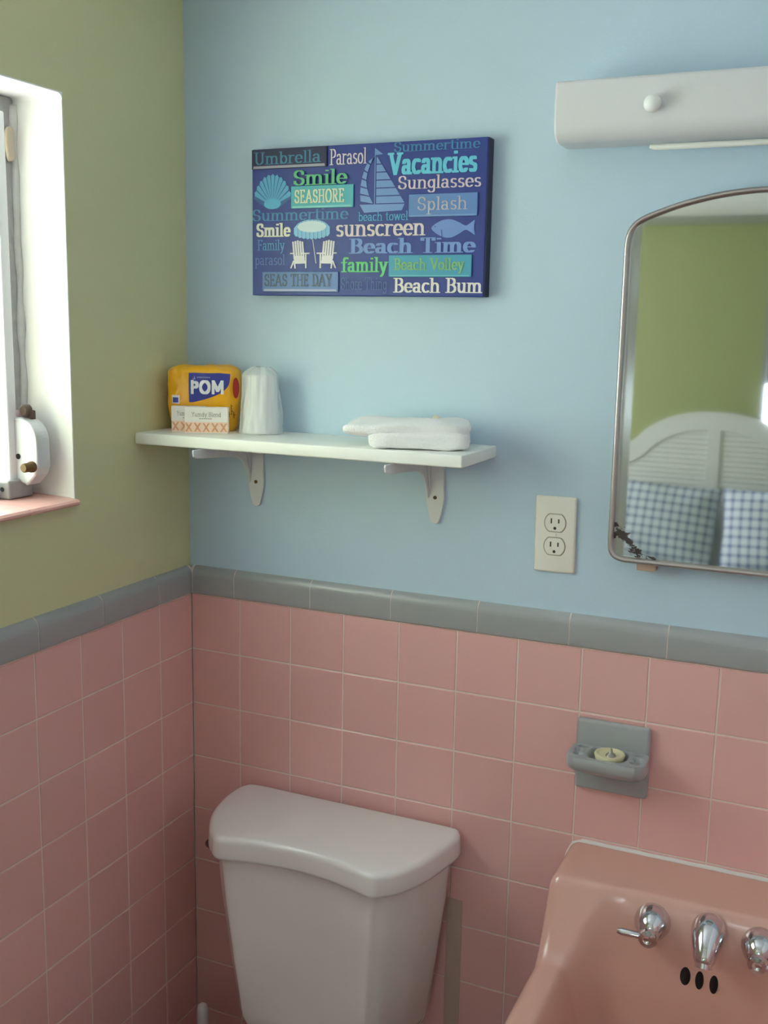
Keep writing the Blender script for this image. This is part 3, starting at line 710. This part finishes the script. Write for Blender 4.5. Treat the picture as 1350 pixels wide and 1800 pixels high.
# ---- wrapped toilet roll
pk = thing('toilet_roll_pack', (.066, -.046, 1.425), 'toilet roll in orange and yellow wrapping with a blue label on the shelf', 'toilet paper', rz=math.radians(24))
PW, PD, PH = .0635, .034, .116
def pack_pt(a, t, off=0.0):
    """a: angle (front = -90 deg), t: 0 bottom .. 1 top"""
    ca, sa = superell(a, .62)
    prof = .93+.10*sstep(t/.5)-.02*sstep((t-.75)/.25)
    if t > .9: prof *= 1-.30*((t-.9)/.1)**2.2
    if t < .06: prof *= 1-.06*((.06-t)/.06)
    rr = Vector((PW*prof*ca, PD*prof*sa, 0)); z = PH*t
    k = Vector((ca*2.2, sa*2.2, t*3.4))
    nn = noise.noise(k*1.6+Vector((3, 1, 0)))*.0035*(.35+1.3*abs(t-.45))
    d = Vector((ca/PW, sa/PD, 0)).normalized()
    return rr+d*(nn+off)+Vector((0, 0, z+(noise.noise(Vector((ca*3, sa*3, 5)))*.004 if t > .85 else 0)*((t-.85)/.15 if t > .85 else 0)))
bm = bmesh.new(); rings = [[pack_pt(2*PI*i/120, t) for i in range(120)] for t in [0, .02, .06]+[.1+.8*k/26 for k in range(27)]+[.93, .96, .98, 1.0]]
rings.append([Vector((p.x*.5, p.y*.5, p.z-.001)) for p in rings[-1]]); loft(bm, rings)
ORANGE = mat('orange_yellow_wrap', (248, 180, 26), .3, var=.10, vscale=14, bump=.3, bscale=60)
link('wrapper', bm, ORANGE, pk, smooth=True)
def pack_xz(x, z, off):
    """front surface point seen at local x (m) and height z"""
    lo, hi = PI, 2*PI
    for _ in range(30):
        mid = (lo+hi)/2
        if pack_pt(mid, z/PH).x < x: lo = mid
        else: hi = mid
    return pack_pt(lo, z/PH, off)
def pack_patch(poly_fn, nu, nv, off):
    bm = bmesh.new(); g = [[bm.verts.new(pack_xz(*poly_fn(i/nu, k/nv), off)) for i in range(nu+1)] for k in range(nv+1)]
    for a, b in zip(g, g[1:]):
        for i in range(nu): bm.faces.new((a[i], a[i+1], b[i+1], b[i]))
    return bm
NAVY = mat('label_blue', (54, 62, 150), .35); LWH = mat('label_white', (232, 232, 236), .4); LRED = mat('label_red', (188, 54, 50), .4); LGR = mat('label_brown_print', (104, 84, 20), .5)
def lab(u_, v_):
    z = .052+.052*v_; right = .0500-.066*(1-v_)**3.4; return (-.0225+(right+.0225)*u_, z)
link('label', pack_patch(lab, 16, 18, .0008), NAVY, pk, smooth=True)
bm = bmesh.new(); put_polys(bm, text_polys('1OM', -.0185, .0385, .0690, .0205, .36, .30), lambda a, b: pack_xz(a, b, .0016)); raw('lettering', bm, LWH, pk)
bm = bmesh.new()
for (x0, z0, x1, z1) in ((-.008, .0955, .016, .0974),): put_polys(bm, [[(x0+(x1-x0)*i/8, z0), (x0+(x1-x0)*(i+1)/8-.0007, z0), (x0+(x1-x0)*(i+1)/8-.0007, z1), (x0+(x1-x0)*i/8, z1)] for i in range(8)], lambda a, b: pack_xz(a, b, .0016))
put_polys(bm, [[(-.0140, .0925), (-.0105, .0925), (-.0123, .0995)], [(-.0160, .092), (-.0140, .092), (-.0148, .0965)]], lambda a, b: pack_xz(a, b, .0016))
raw('small_emblem', bm, mat('label_pale_blue', (150, 160, 205), .4), pk)
link('red_seal', pack_patch(lambda a, b: (.0588+.0050*math.sqrt(max(0, 1-(2*b-1)**2))*(2*a-1), .078+.019*(2*b-1)), 6, 12, .0012), LRED, pk, smooth=True)
link('white_seal', pack_patch(lambda a, b: (-.0535+.014*a, .049+.015*b), 5, 5, .0010), LWH, pk, smooth=True)
link('blue_seal', pack_patch(lambda a, b: (-.0515+.010*a, .051+.009*b), 5, 5, .0016), NAVY, pk, smooth=True)
bm = bmesh.new()
for i, (x, z, hh) in enumerate(((.047, .026, .010), (.051, .030, .013), (.0545, .024, .011), (.0505, .042, .007))): put_polys(bm, [[(x, z), (x+.0011, z), (x+.0011, z+hh), (x, z+hh)], [(x, z+hh*.5), (x+.003, z+hh*.5), (x+.003, z+hh*.5+.001), (x, z+hh*.5+.001)]], lambda a, b: pack_xz(a, b, .0012))
raw('printed_marks', bm, LGR, pk)

# ---- two small soap boxes
SOAPW = mat('soap_box_white', (236, 232, 226), .45); SOAPO = mat('soap_box_orange', (222, 160, 120), .5); SOAPT = mat('soap_box_print', (150, 142, 138), .5); SOAPC = mat('soap_box_pale', (240, 208, 186), .5)
def soap(loc, wd, dp, label, title):
    t = thing('soap_box', loc, label, 'soap box', 'small soap boxes on the shelf', math.radians(24))
    H = .0465; bm = bmesh.new(); box(bm, -wd/2, wd/2, 0, dp, 0, H, .0012); link('carton', bm, SOAPW, t)
    bm = bmesh.new(); box(bm, -wd/2+.0004, wd/2-.0004, -.0004, .0, .0015, .0205); link('pattern_band', bm, SOAPC, t)
    bm = bmesh.new(); n = max(2, round(wd/.0145)); 
    for i in range(n):
        x = -wd/2+(i+.5)*wd/n; s = .0048; z = .011
        for sg in (1, -1):
            put_polys(bm, [hull([(x-s+a*.0016, z-sg*.0075), (x-s-a*.0016, z-sg*.0075), (x+s+a*.0016, z+sg*.0075), (x+s-a*.0016, z+sg*.0075)]) for a in (1,)], lambda a, b: Vector((a, -.0008, b)))
    raw('pattern_mark', bm, SOAPO, t)
    bm = bmesh.new(); put_polys(bm, text_polys(title, -wd*.34, wd*.34, .0300, .0075, .16, .09), lambda a, b: Vector((a, -.0005, b)))
    put_polys(bm, [[(-wd*.16+i*wd*.05, .0255), (-wd*.16+i*wd*.05+wd*.038, .0255), (-wd*.16+i*wd*.05+wd*.038, .0268), (-wd*.16+i*wd*.05, .0268)] for i in range(6)], lambda a, b: Vector((a, -.0005, b)))
    raw('lettering', bm, SOAPT, t)
c24, s24 = math.cos(math.radians(24)), math.sin(math.radians(24))
soap((.1065, -.1040, 1.425), .0765, .014, 'small white soap box with an orange patterned band, the one standing in front', 'Yumdy Blend')
soap((.0785-s24*.0145-.004, -.1035+c24*.0-.0, 1.425), .060, .012, 'small white soap box half hidden behind the other, its left end showing', 'Yumdy Blend')

# ---- upside-down cup in clear wrapping
cp = thing('plastic_cup', (.181, -.042, 1.425), 'upside-down plastic cup in clear wrapping standing beside the orange toilet roll', 'cup')
bm = bmesh.new(); lathe(bm, [(.0335, .002), (.0345, .004), (.0335, .007), (.0325, .008), (.026, .100), (.0245, .103), (.012, .1035)], 48); link('cup', bm, CUPM, cp, smooth=True, auto=50)
bm = bmesh.new(); rings = []
for k in range(40):
    t = k/39; ring = []
    for i in range(96):
        a = 2*PI*i/96; rr = .0405-.0105*t**.8
        if t > .86: rr *= 1-.55*((t-.86)/.14)**2
        rr += .0026*noise.noise(Vector((math.cos(a)*2.4, math.sin(a)*2.4, t*2.2)))+.0022*noise.noise(Vector((math.cos(a)*6, math.sin(a)*6, t*2.2)))
        ring.append(Vector((rr*math.cos(a), rr*math.sin(a), .001+t*.116+.004*noise.noise(Vector((math.cos(a)*2, math.sin(a)*2, 9)))*t)))
    rings.append(ring)
loft(bm, rings, False, True); link('wrapping', bm, WRAP, cp, smooth=True)

# ---- folded towels
tw = thing('folded_towel', (.505, -.084, 1.425), 'stack of folded white towels near the free end of the shelf', 'towel', rz=math.radians(17))
bm = bmesh.new(); puffy(bm, (0, 0, .0145), (.080, .056, .0145), .34, .22, 120, 40, .003, 34, 1); link('lower_fold', bm, TOWEL, tw, smooth=True)
bm = bmesh.new(); puffy(bm, (-.022, .003, .0335), (.102, .054, .0125), .6, .36, 140, 40, .0062, 19, 4)
for v in bm.verts:
    if v.co.x < -.05: v.co.z -= .006*((-.05-v.co.x)/.07)**1.5
link('upper_fold', bm, TOWEL, tw, smooth=True)
bt = thing('toiletry_bottle', (.5065, -.020, 1.425), 'tiny bottle whose cream cap peeks up behind the folded towels', 'bottle')
bm = bmesh.new(); lathe(bm, [(.0075, 0), (.008, .002), (.008, .03), (.005, .035)], 24); link('body', bm, FIXT, bt, smooth=True, auto=50)
bm = bmesh.new(); lathe(bm, [(.0062, .034), (.0066, .037), (.0066, .0425), (.005, .046), (.002, .047)], 24); link('cap', bm, mat('cream_cap', (232, 222, 196), .45), bt, smooth=True, auto=50)

# ================================================================== BEACH WORD SIGN
sign = thing('canvas_sign', (.136, T0, 1.668), 'dark blue beach sign covered in words and sea motifs, hanging on the blue wall', 'wall art')
FY = -.0245
CANV = mat('canvas_navy', (38, 56, 138), .45, var=.10, vscale=9); 
bm = bmesh.new(); box(bm, .0125, .4450, FY, 0, -.0015, .2465, .0015, 2); link('panel', bm, CANV, sign)
bm = bmesh.new(); box(bm, .4448, .4462, FY+.001, -.0005, -.001, .2460); link('edge_band', bm, mat('canvas_edge', (30, 34, 70), .5), sign)
lay = [0]
def on(h): return lambda a, b: Vector((a, FY-h, b))
def flat(name, polys, m, h=.0006):
    bm = bmesh.new(); put_polys(bm, polys, on(h)); return raw(name, bm, m, sign)
PM = {}
def pm(c):
    if c not in PM: PM[c] = mat('print_%d_%d_%d' % c, c, .45)
    return PM[c]
def plaque(x0, x1, z0, z1, c, lo, hi, bar=0):
    bm = bmesh.new(); box(bm, x0, x1, FY-.003, FY, z0, z1, .0008)
    o = link('word_plaque', bm, pm(c), sign)
    if bar:
        bm = bmesh.new(); put_polys(bm, [[(x0+.003, z0+.001), (x1-.003, z0+.001), (x1-.004, z0+.001+bar), (x0+.004, z0+.001+bar)]], on(.0034)); raw('plaque_edge', bm, pm(lo), o)
plaque(.0135, .1600, .2125, .2455, (28, 32, 76), (150, 150, 170), 0, .0042)
plaque(.0915, .2107, .1450, .1823, (76, 168, 184), (130, 200, 205), 0, .003)
plaque(.3115, .4310, .1260, .1622, (92, 130, 192), (120, 152, 205), 0, .002)
plaque(.2776, .4241, .0302, .0655, (66, 152, 184), (100, 180, 195), 0, .002)
plaque(.0345, .1840, .0050, .0390, (92, 126, 184), (168, 172, 205), 0, .0035)
WORDS = [
('Umbrella', .0190, .1495, .2205, .0195, (62, 122, 160), .22, .08, .0036), ('Parasol', .1645, .2334, .2151, .0245, (214, 202, 216), .22, .07, .0008),
('Summertime', .2829, .4323, .2306, .0149, (62, 124, 176), .24, .09, .0008), ('Vacancies', .2717, .4281, .1956, .0321, (98, 190, 222), .38, .16, .0008),
('Smile', .0973, .1998, .1838, .0235, (88, 176, 128), .26, .09, .0040), ('SEASHORE', .0992, .1938, .1545, .0205, (206, 216, 188), .30, .14, .0036),
('Sunglasses', .2917, .4353, .1715, .0200, (208, 192, 208), .22, .08, .0008), ('Splash', .3283, .4145, .1370, .0200, (178, 176, 192), .18, .08, .0036),
('Summertime', .0140, .2013, .1263, .0187, (64, 126, 178), .24, .08, .0008), ('beach towel', .2191, .3105, .1222, .0139, (76, 156, 206), .20, .09, .0008),
('Smile', .0217, .0901, .0996, .0213, (222, 220, 206), .36, .14, .0008), ('sunscreen', .1784, .3418, .0978, .0266, (214, 200, 206), .26, .09, .0008),
('Beach Time', .2028, .4299, .0695, .0234, (112, 144, 208), .36, .09, .0008), ('Family', .0235, .0789, .0763, .0172, (82, 146, 200), .20, .08, .0008),
('parasol', .0177, .0790, .0512, .0173, (88, 116, 184), .20, .07, .0008), ('family', .1881, .2765, .0391, .0230, (94, 196, 124), .30, .12, .0008),
('Beach Volley', .2870, .4129, .0419, .0176, (126, 178, 120), .26, .12, .0036), ('SEAS THE DAY', .0397, .1735, .0150, .0195, (66, 80, 104), .26, .12, .0036),
('Shore Thing', .1885, .2738, .0093, .0197, (78, 106, 170), .18, .07, .0008), ('Beach Bum', .2861, .4432, .0055, .0225, (226, 220, 220), .28, .10, .0008)]
for s, a, b, v0, cp_, c, pw, ph, h in WORDS: flat('lettering', text_polys(s, a, b, v0, cp_, pw, ph), pm(c), h)
# seashell: fan with ribs
bm = bmesh.new(); ribs = 11; hx, hz = .054, .1505
P = []
for k in range(ribs):
    a0, a1 = math.radians(18+144*k/ribs), math.radians(18+144*(k+.82)/ribs); am = (a0+a1)/2
    R = lambda a: (.039 if abs(math.degrees(a)-90) > 1 else .039)
    e = lambda a, rr: (hx+.0385*rr*math.cos(a)*1.0, hz+.0525*rr*math.sin(a))
    P += [[e(a0, .25), e(a1, .25), e(a1, .97), e(am, 1.03), e(a0, .97)]]
put_polys(bm, P, on(.0012)); sh = raw('seashell', bm, pm((86, 160, 206)), sign)
bm = bmesh.new(); put_polys(bm, [hull([(hx+.0385*math.cos(math.radians(a))*1.02, hz+.052*math.sin(math.radians(a))) for a in range(15, 166, 10)]+[(hx-.010, hz-.005), (hx+.010, hz-.005)])], on(.0007)); raw('seashell_shade', bm, pm((44, 92, 150)), sh)
bm = bmesh.new(); put_polys(bm, [hull([(hx+.017*math.cos(t*PI/8), hz+.004+.009*math.sin(t*PI/8)) for t in range(16)])], on(.0014)); raw('seashell_hinge', bm, pm((84, 168, 210)), sh)
# sailboat
boat = []
def sail(x, t): return t
mx0, mz0, mz1 = .2488, .1478, .2360
for k in range(6):
    t0, t1 = k/6, (k+.86)/6
    zz = lambda t: mz0+.002+(mz1-mz0-.012)*t
    xr = lambda t: mx0+.0030+(.0515)*(1-t)**1.0
    boat.append([(mx0+.003, zz(t0)), (xr(t0), zz(t0)), (xr(t1), zz(t1)), (mx0+.003, zz(t1))])
    xl = lambda t: mx0-.0265*math.cos((t-.18)*1.55)+(.0 if t < .8 else (t-.8)*.06)
    xm = lambda t: mx0-.0125*math.sin(PI*min(1, t*1.05))-.003
    if k < 6: boat.append([(xl(t0), zz(t0)+.004), (xm(t0), zz(t0)), (xm(t1), zz(t1)), (xl(t1), zz(t1)+.003)])
boat += [[(mx0-.0006, mz0), (mx0+.0010, mz0), (mx0+.0010, mz1+.002), (mx0-.0006, mz1+.002)], [(mx0+.001, mz1+.0015), (mx0+.0145, mz1-.008), (mx0+.001, mz1-.009)],
         [(.2215, .1485), (.3035, .1480), (.2990, .1378), (.2300, .1352)]]
flat('sailboat', boat, pm((110, 144, 204)), .0008)
# fish
fp = spline([(.3520, .1078, 0), (.3590, .1150, 0), (.3730, .1208, 0), (.3870, .1212, 0), (.4000, .1165, 0), (.4110, .1112, 0), (.4190, .1150, 0), (.4270, .1195, 0), (.4255, .1080, 0), (.4278, .0965, 0), (.4190, .1015, 0), (.4110, .1045, 0), (.4000, .0985, 0), (.3870, .0930, 0), (.3740, .0935, 0), (.3600, .1000, 0)], 5)
fishp = [(p.x, p.y) for p in fp]; mid = [(x, .107) for x, _ in fishp]
polys = []; top = sorted([p for p in fishp if p[1] >= .1077]); bot = sorted([p for p in fishp if p[1] < .1077])
bm = bmesh.new(); bm.faces.new([bm.verts.new(on(.0008)(*p)) for p in fishp]); bmesh.ops.triangulate(bm, faces=bm.faces[:])
fo = raw('fish', bm, pm((108, 138, 206)), sign)
bm = bmesh.new(); put_polys(bm, [hull([(.3585+.0011*math.cos(t), .1105+.0011*math.sin(t)) for t in range(7)]), [(.3705, .0945), (.3715, .0945), (.3705, .1045), (.3690, .1060)]], on(.0012)); raw('fish_marking', bm, pm((50, 66, 130)), fo)
# beach umbrella and two deck chairs
bm = bmesh.new(); cx, cz = .1315, .1090
for k in range(9):
    a0 = k/9; a1 = (k+.93)/9
    x0, x1 = cx-.035+.07*a0, cx-.035+.07*a1
    zf = lambda x: cz+.0175*math.sqrt(max(0, 1-((x-cx)/.0358)**2)); zb = lambda x: cz-.011*math.sqrt(max(0, 1-((x-cx)/.0365)**2))-.003
    put_polys(bm, [hull([(x0, zb(x0)), ((x0+x1)/2, zb((x0+x1)/2)-.002), (x1, zb(x1)), (x1, zf(x1)), (x0, zf(x0))])], on(.0009))
um = raw('beach_umbrella', bm, pm((128, 186, 226)), sign)
bm = bmesh.new(); put_polys(bm, [hull([(cx+.028*math.cos(t*PI/10), cz+.0055+.0095*math.sin(t*PI/10)) for t in range(20)])], on(.0013)); raw('umbrella_highlight', bm, pm((196, 214, 226)), um)
bm = bmesh.new(); put_polys(bm, [[(.1325, .093), (.1337, .093), (.1406, .053), (.1392, .053)]], on(.0008)); raw('umbrella_pole', bm, pm((206, 206, 216)), um)
def deck(x0, sg):
    X = lambda v: x0+sg*v; q = []
    for k in range(5):
        b = .004+k*.0046; q.append([(X(b), .092-.001*abs(k-2)), (X(b+.0034), .092-.001*abs(k-2)), (X(b+.0030+.0035), .060), (X(b+.0030), .060)])
    q += [[(X(.007), .066), (X(.026), .066), (X(.0310), .0530), (X(.0085), .0525)], [(X(.0), .0712), (X(.009), .0712), (X(.009), .0692), (X(.0), .0692)], [(X(.022), .0712), (X(.0385), .0712), (X(.0385), .0690), (X(.022), .0690)],
          [(X(.0295), .0690), (X(.0325), .0690), (X(.0325), .0450), (X(.0298), .0450)], [(X(.0075), .0540), (X(.0105), .0540), (X(.0115), .0445), (X(.0090), .0445)], [(X(.0005), .0450), (X(.003), .0450), (X(.0095), .0580), (X(.0060), .0580)]]
    return [hull(p) for p in q]
flat('deck_chair', deck(.0890, 1), pm((222, 218, 224)), .0008); flat('deck_chair', deck(.1795, -1), pm((222, 218, 224)), .0008)

# ================================================================== BEDROOM SEEN IN THE MIRROR
bed = thing('bed', (.355, BY+.02, 0), 'low bed in white sheets below the headboard, seen in the mirror', 'bed')
hbt = thing('headboard', (.355, BY+.002, 0), 'white arched headboard with louvred panels reflected in the mirror', 'headboard')
HB = mat('headboard_white', (214, 216, 210), .5)
hp = [(0, 1.145), (.12, 1.138), (.26, 1.105), (.38, 1.040), (.46, .965), (.52, .925), (.58, .905), (.66, .885), (.74, .845), (.76, .80)]
top = [(x, z) for x, z in hp]; pts = [(-x, z) for x, z in reversed(top)]+top[1:]
sp_ = [(p.x, p.y) for p in spline([(x, z, 0) for x, z in pts], 6, closed=False)]
bm = bmesh.new(); prism(bm, [(-.76, .05)]+sp_+[(.76, .05)], 'y', .0, .03); hb = link('back_panel', bm, HB, hbt); bevelmod(hb, .004, 2)
def frame_ring():
    bm = bmesh.new(); o_ = sp_; i_ = [(x*.88, .05+(z-.05)*.93-.03) for x, z in sp_]
    for y in (.045,):
        a = [bm.verts.new((x, y, z)) for x, z in o_]; b = [bm.verts.new((x, y, z)) for x, z in i_]; a2 = [bm.verts.new((x, .03, z)) for x, z in o_]; b2 = [bm.verts.new((x, .03, z)) for x, z in i_]
        for k in range(len(a)-1):
            bm.faces.new((a[k], a[k+1], b[k+1], b[k])); bm.faces.new((a[k], a2[k], a2[k+1], a[k+1])); bm.faces.new((b[k], b[k+1], b2[k+1], b2[k]))
    box(bm, -.035, .035, .03, .046, .3, 1.05); box(bm, -.76, -.68, .03, .046, .05, .84); box(bm, .68, .76, .03, .046, .05, .84)
    return bm
link('arched_frame', frame_ring(), HB, hbt)
bm = bmesh.new()
def top_at(x):
    for (a, za), (b, zb) in zip(sp_, sp_[1:]):
        if a <= x <= b: return za+(zb-za)*(x-a)/max(1e-9, b-a)
    return .8
for k in range(24):
    z = .35+k*.03
    for sg in (-1, 1):
        x = .04
        while x < .68 and top_at(sg*x/.88)*.93-.03 > z: x += .01
        if x > .08: 
            xa, xb = sorted((sg*.036, sg*x)); prism(bm, [(.030, z), (.040, z+.002), (.031, z+.026)], 'x', xa, xb)
link('louvre_panel', bm, HB, hbt)
bm = bmesh.new(); box(bm, -.76, .76, .05, 1.98, .10, .245, .04, 4); link('mattress', bm, mat('white_sheet', (226, 228, 230), .9, bump=.2, bscale=20), bed, smooth=True, auto=60)
bm = bmesh.new(); box(bm, -.74, .74, .06, 1.95, .04, .11)
for x in (-.68, .68):
    for y in (.12, 1.88): box(bm, x-.03, x+.03, y-.03, y+.03, 0, .05)
link('bed_base', bm, HB, bed)
GB = gingham('blue_check_cloth', (226, 232, 240), (70, 96, 150), .052, (0, 2)); GG = gingham('grey_blue_check_cloth', (196, 206, 210), (80, 92, 124), .050, (0, 2))
def pillow(x, label, m, tilt, seed, roll):
    bm = bmesh.new(); rings = []; nu, nv = 40, 30
    def pt(a, b, s):
        e = (1-abs(a)**2.6)*(1-abs(b)**2.6); pinch = 1-.05*(1-abs(b))*0
        return Vector((a*.315*(1-.05*(1-b*b)), s*.085*max(0, e)**.55, b*.238*(1-.06*(1-a*a))))+noise.noise_vector(Vector((a*2, b*2, s+seed)))*.008
    gs = []
    for s in (-1, 1):
        gs.append([[bm.verts.new(pt(2*i/nu-1, 2*k/nv-1, s)) for i in range(nu+1)] for k in range(nv+1)])
    for g in gs:
        for a, b in zip(g, g[1:]):
            for i in range(nu): bm.faces.new((a[i], a[i+1], b[i+1], b[i]))
    bmesh.ops.remove_doubles(bm, verts=bm.verts[:], dist=.012)
    o = link('pillow', bm, m, smooth=True); tag(o, label, 'pillow', 'checked pillows on the bed')
    o.location = (x, -4.655, .506); o.rotation_euler = (math.radians(tilt), math.radians(roll), 0)
pillow(.115, 'grey-blue checked pillow reflected nearer the side edge of the mirror, leaning on the headboard', GG, 16, 1, 3)
pillow(.762, 'brighter blue checked pillow in the mirror, cut off by the picture edge', GB, 14, 5, -2)
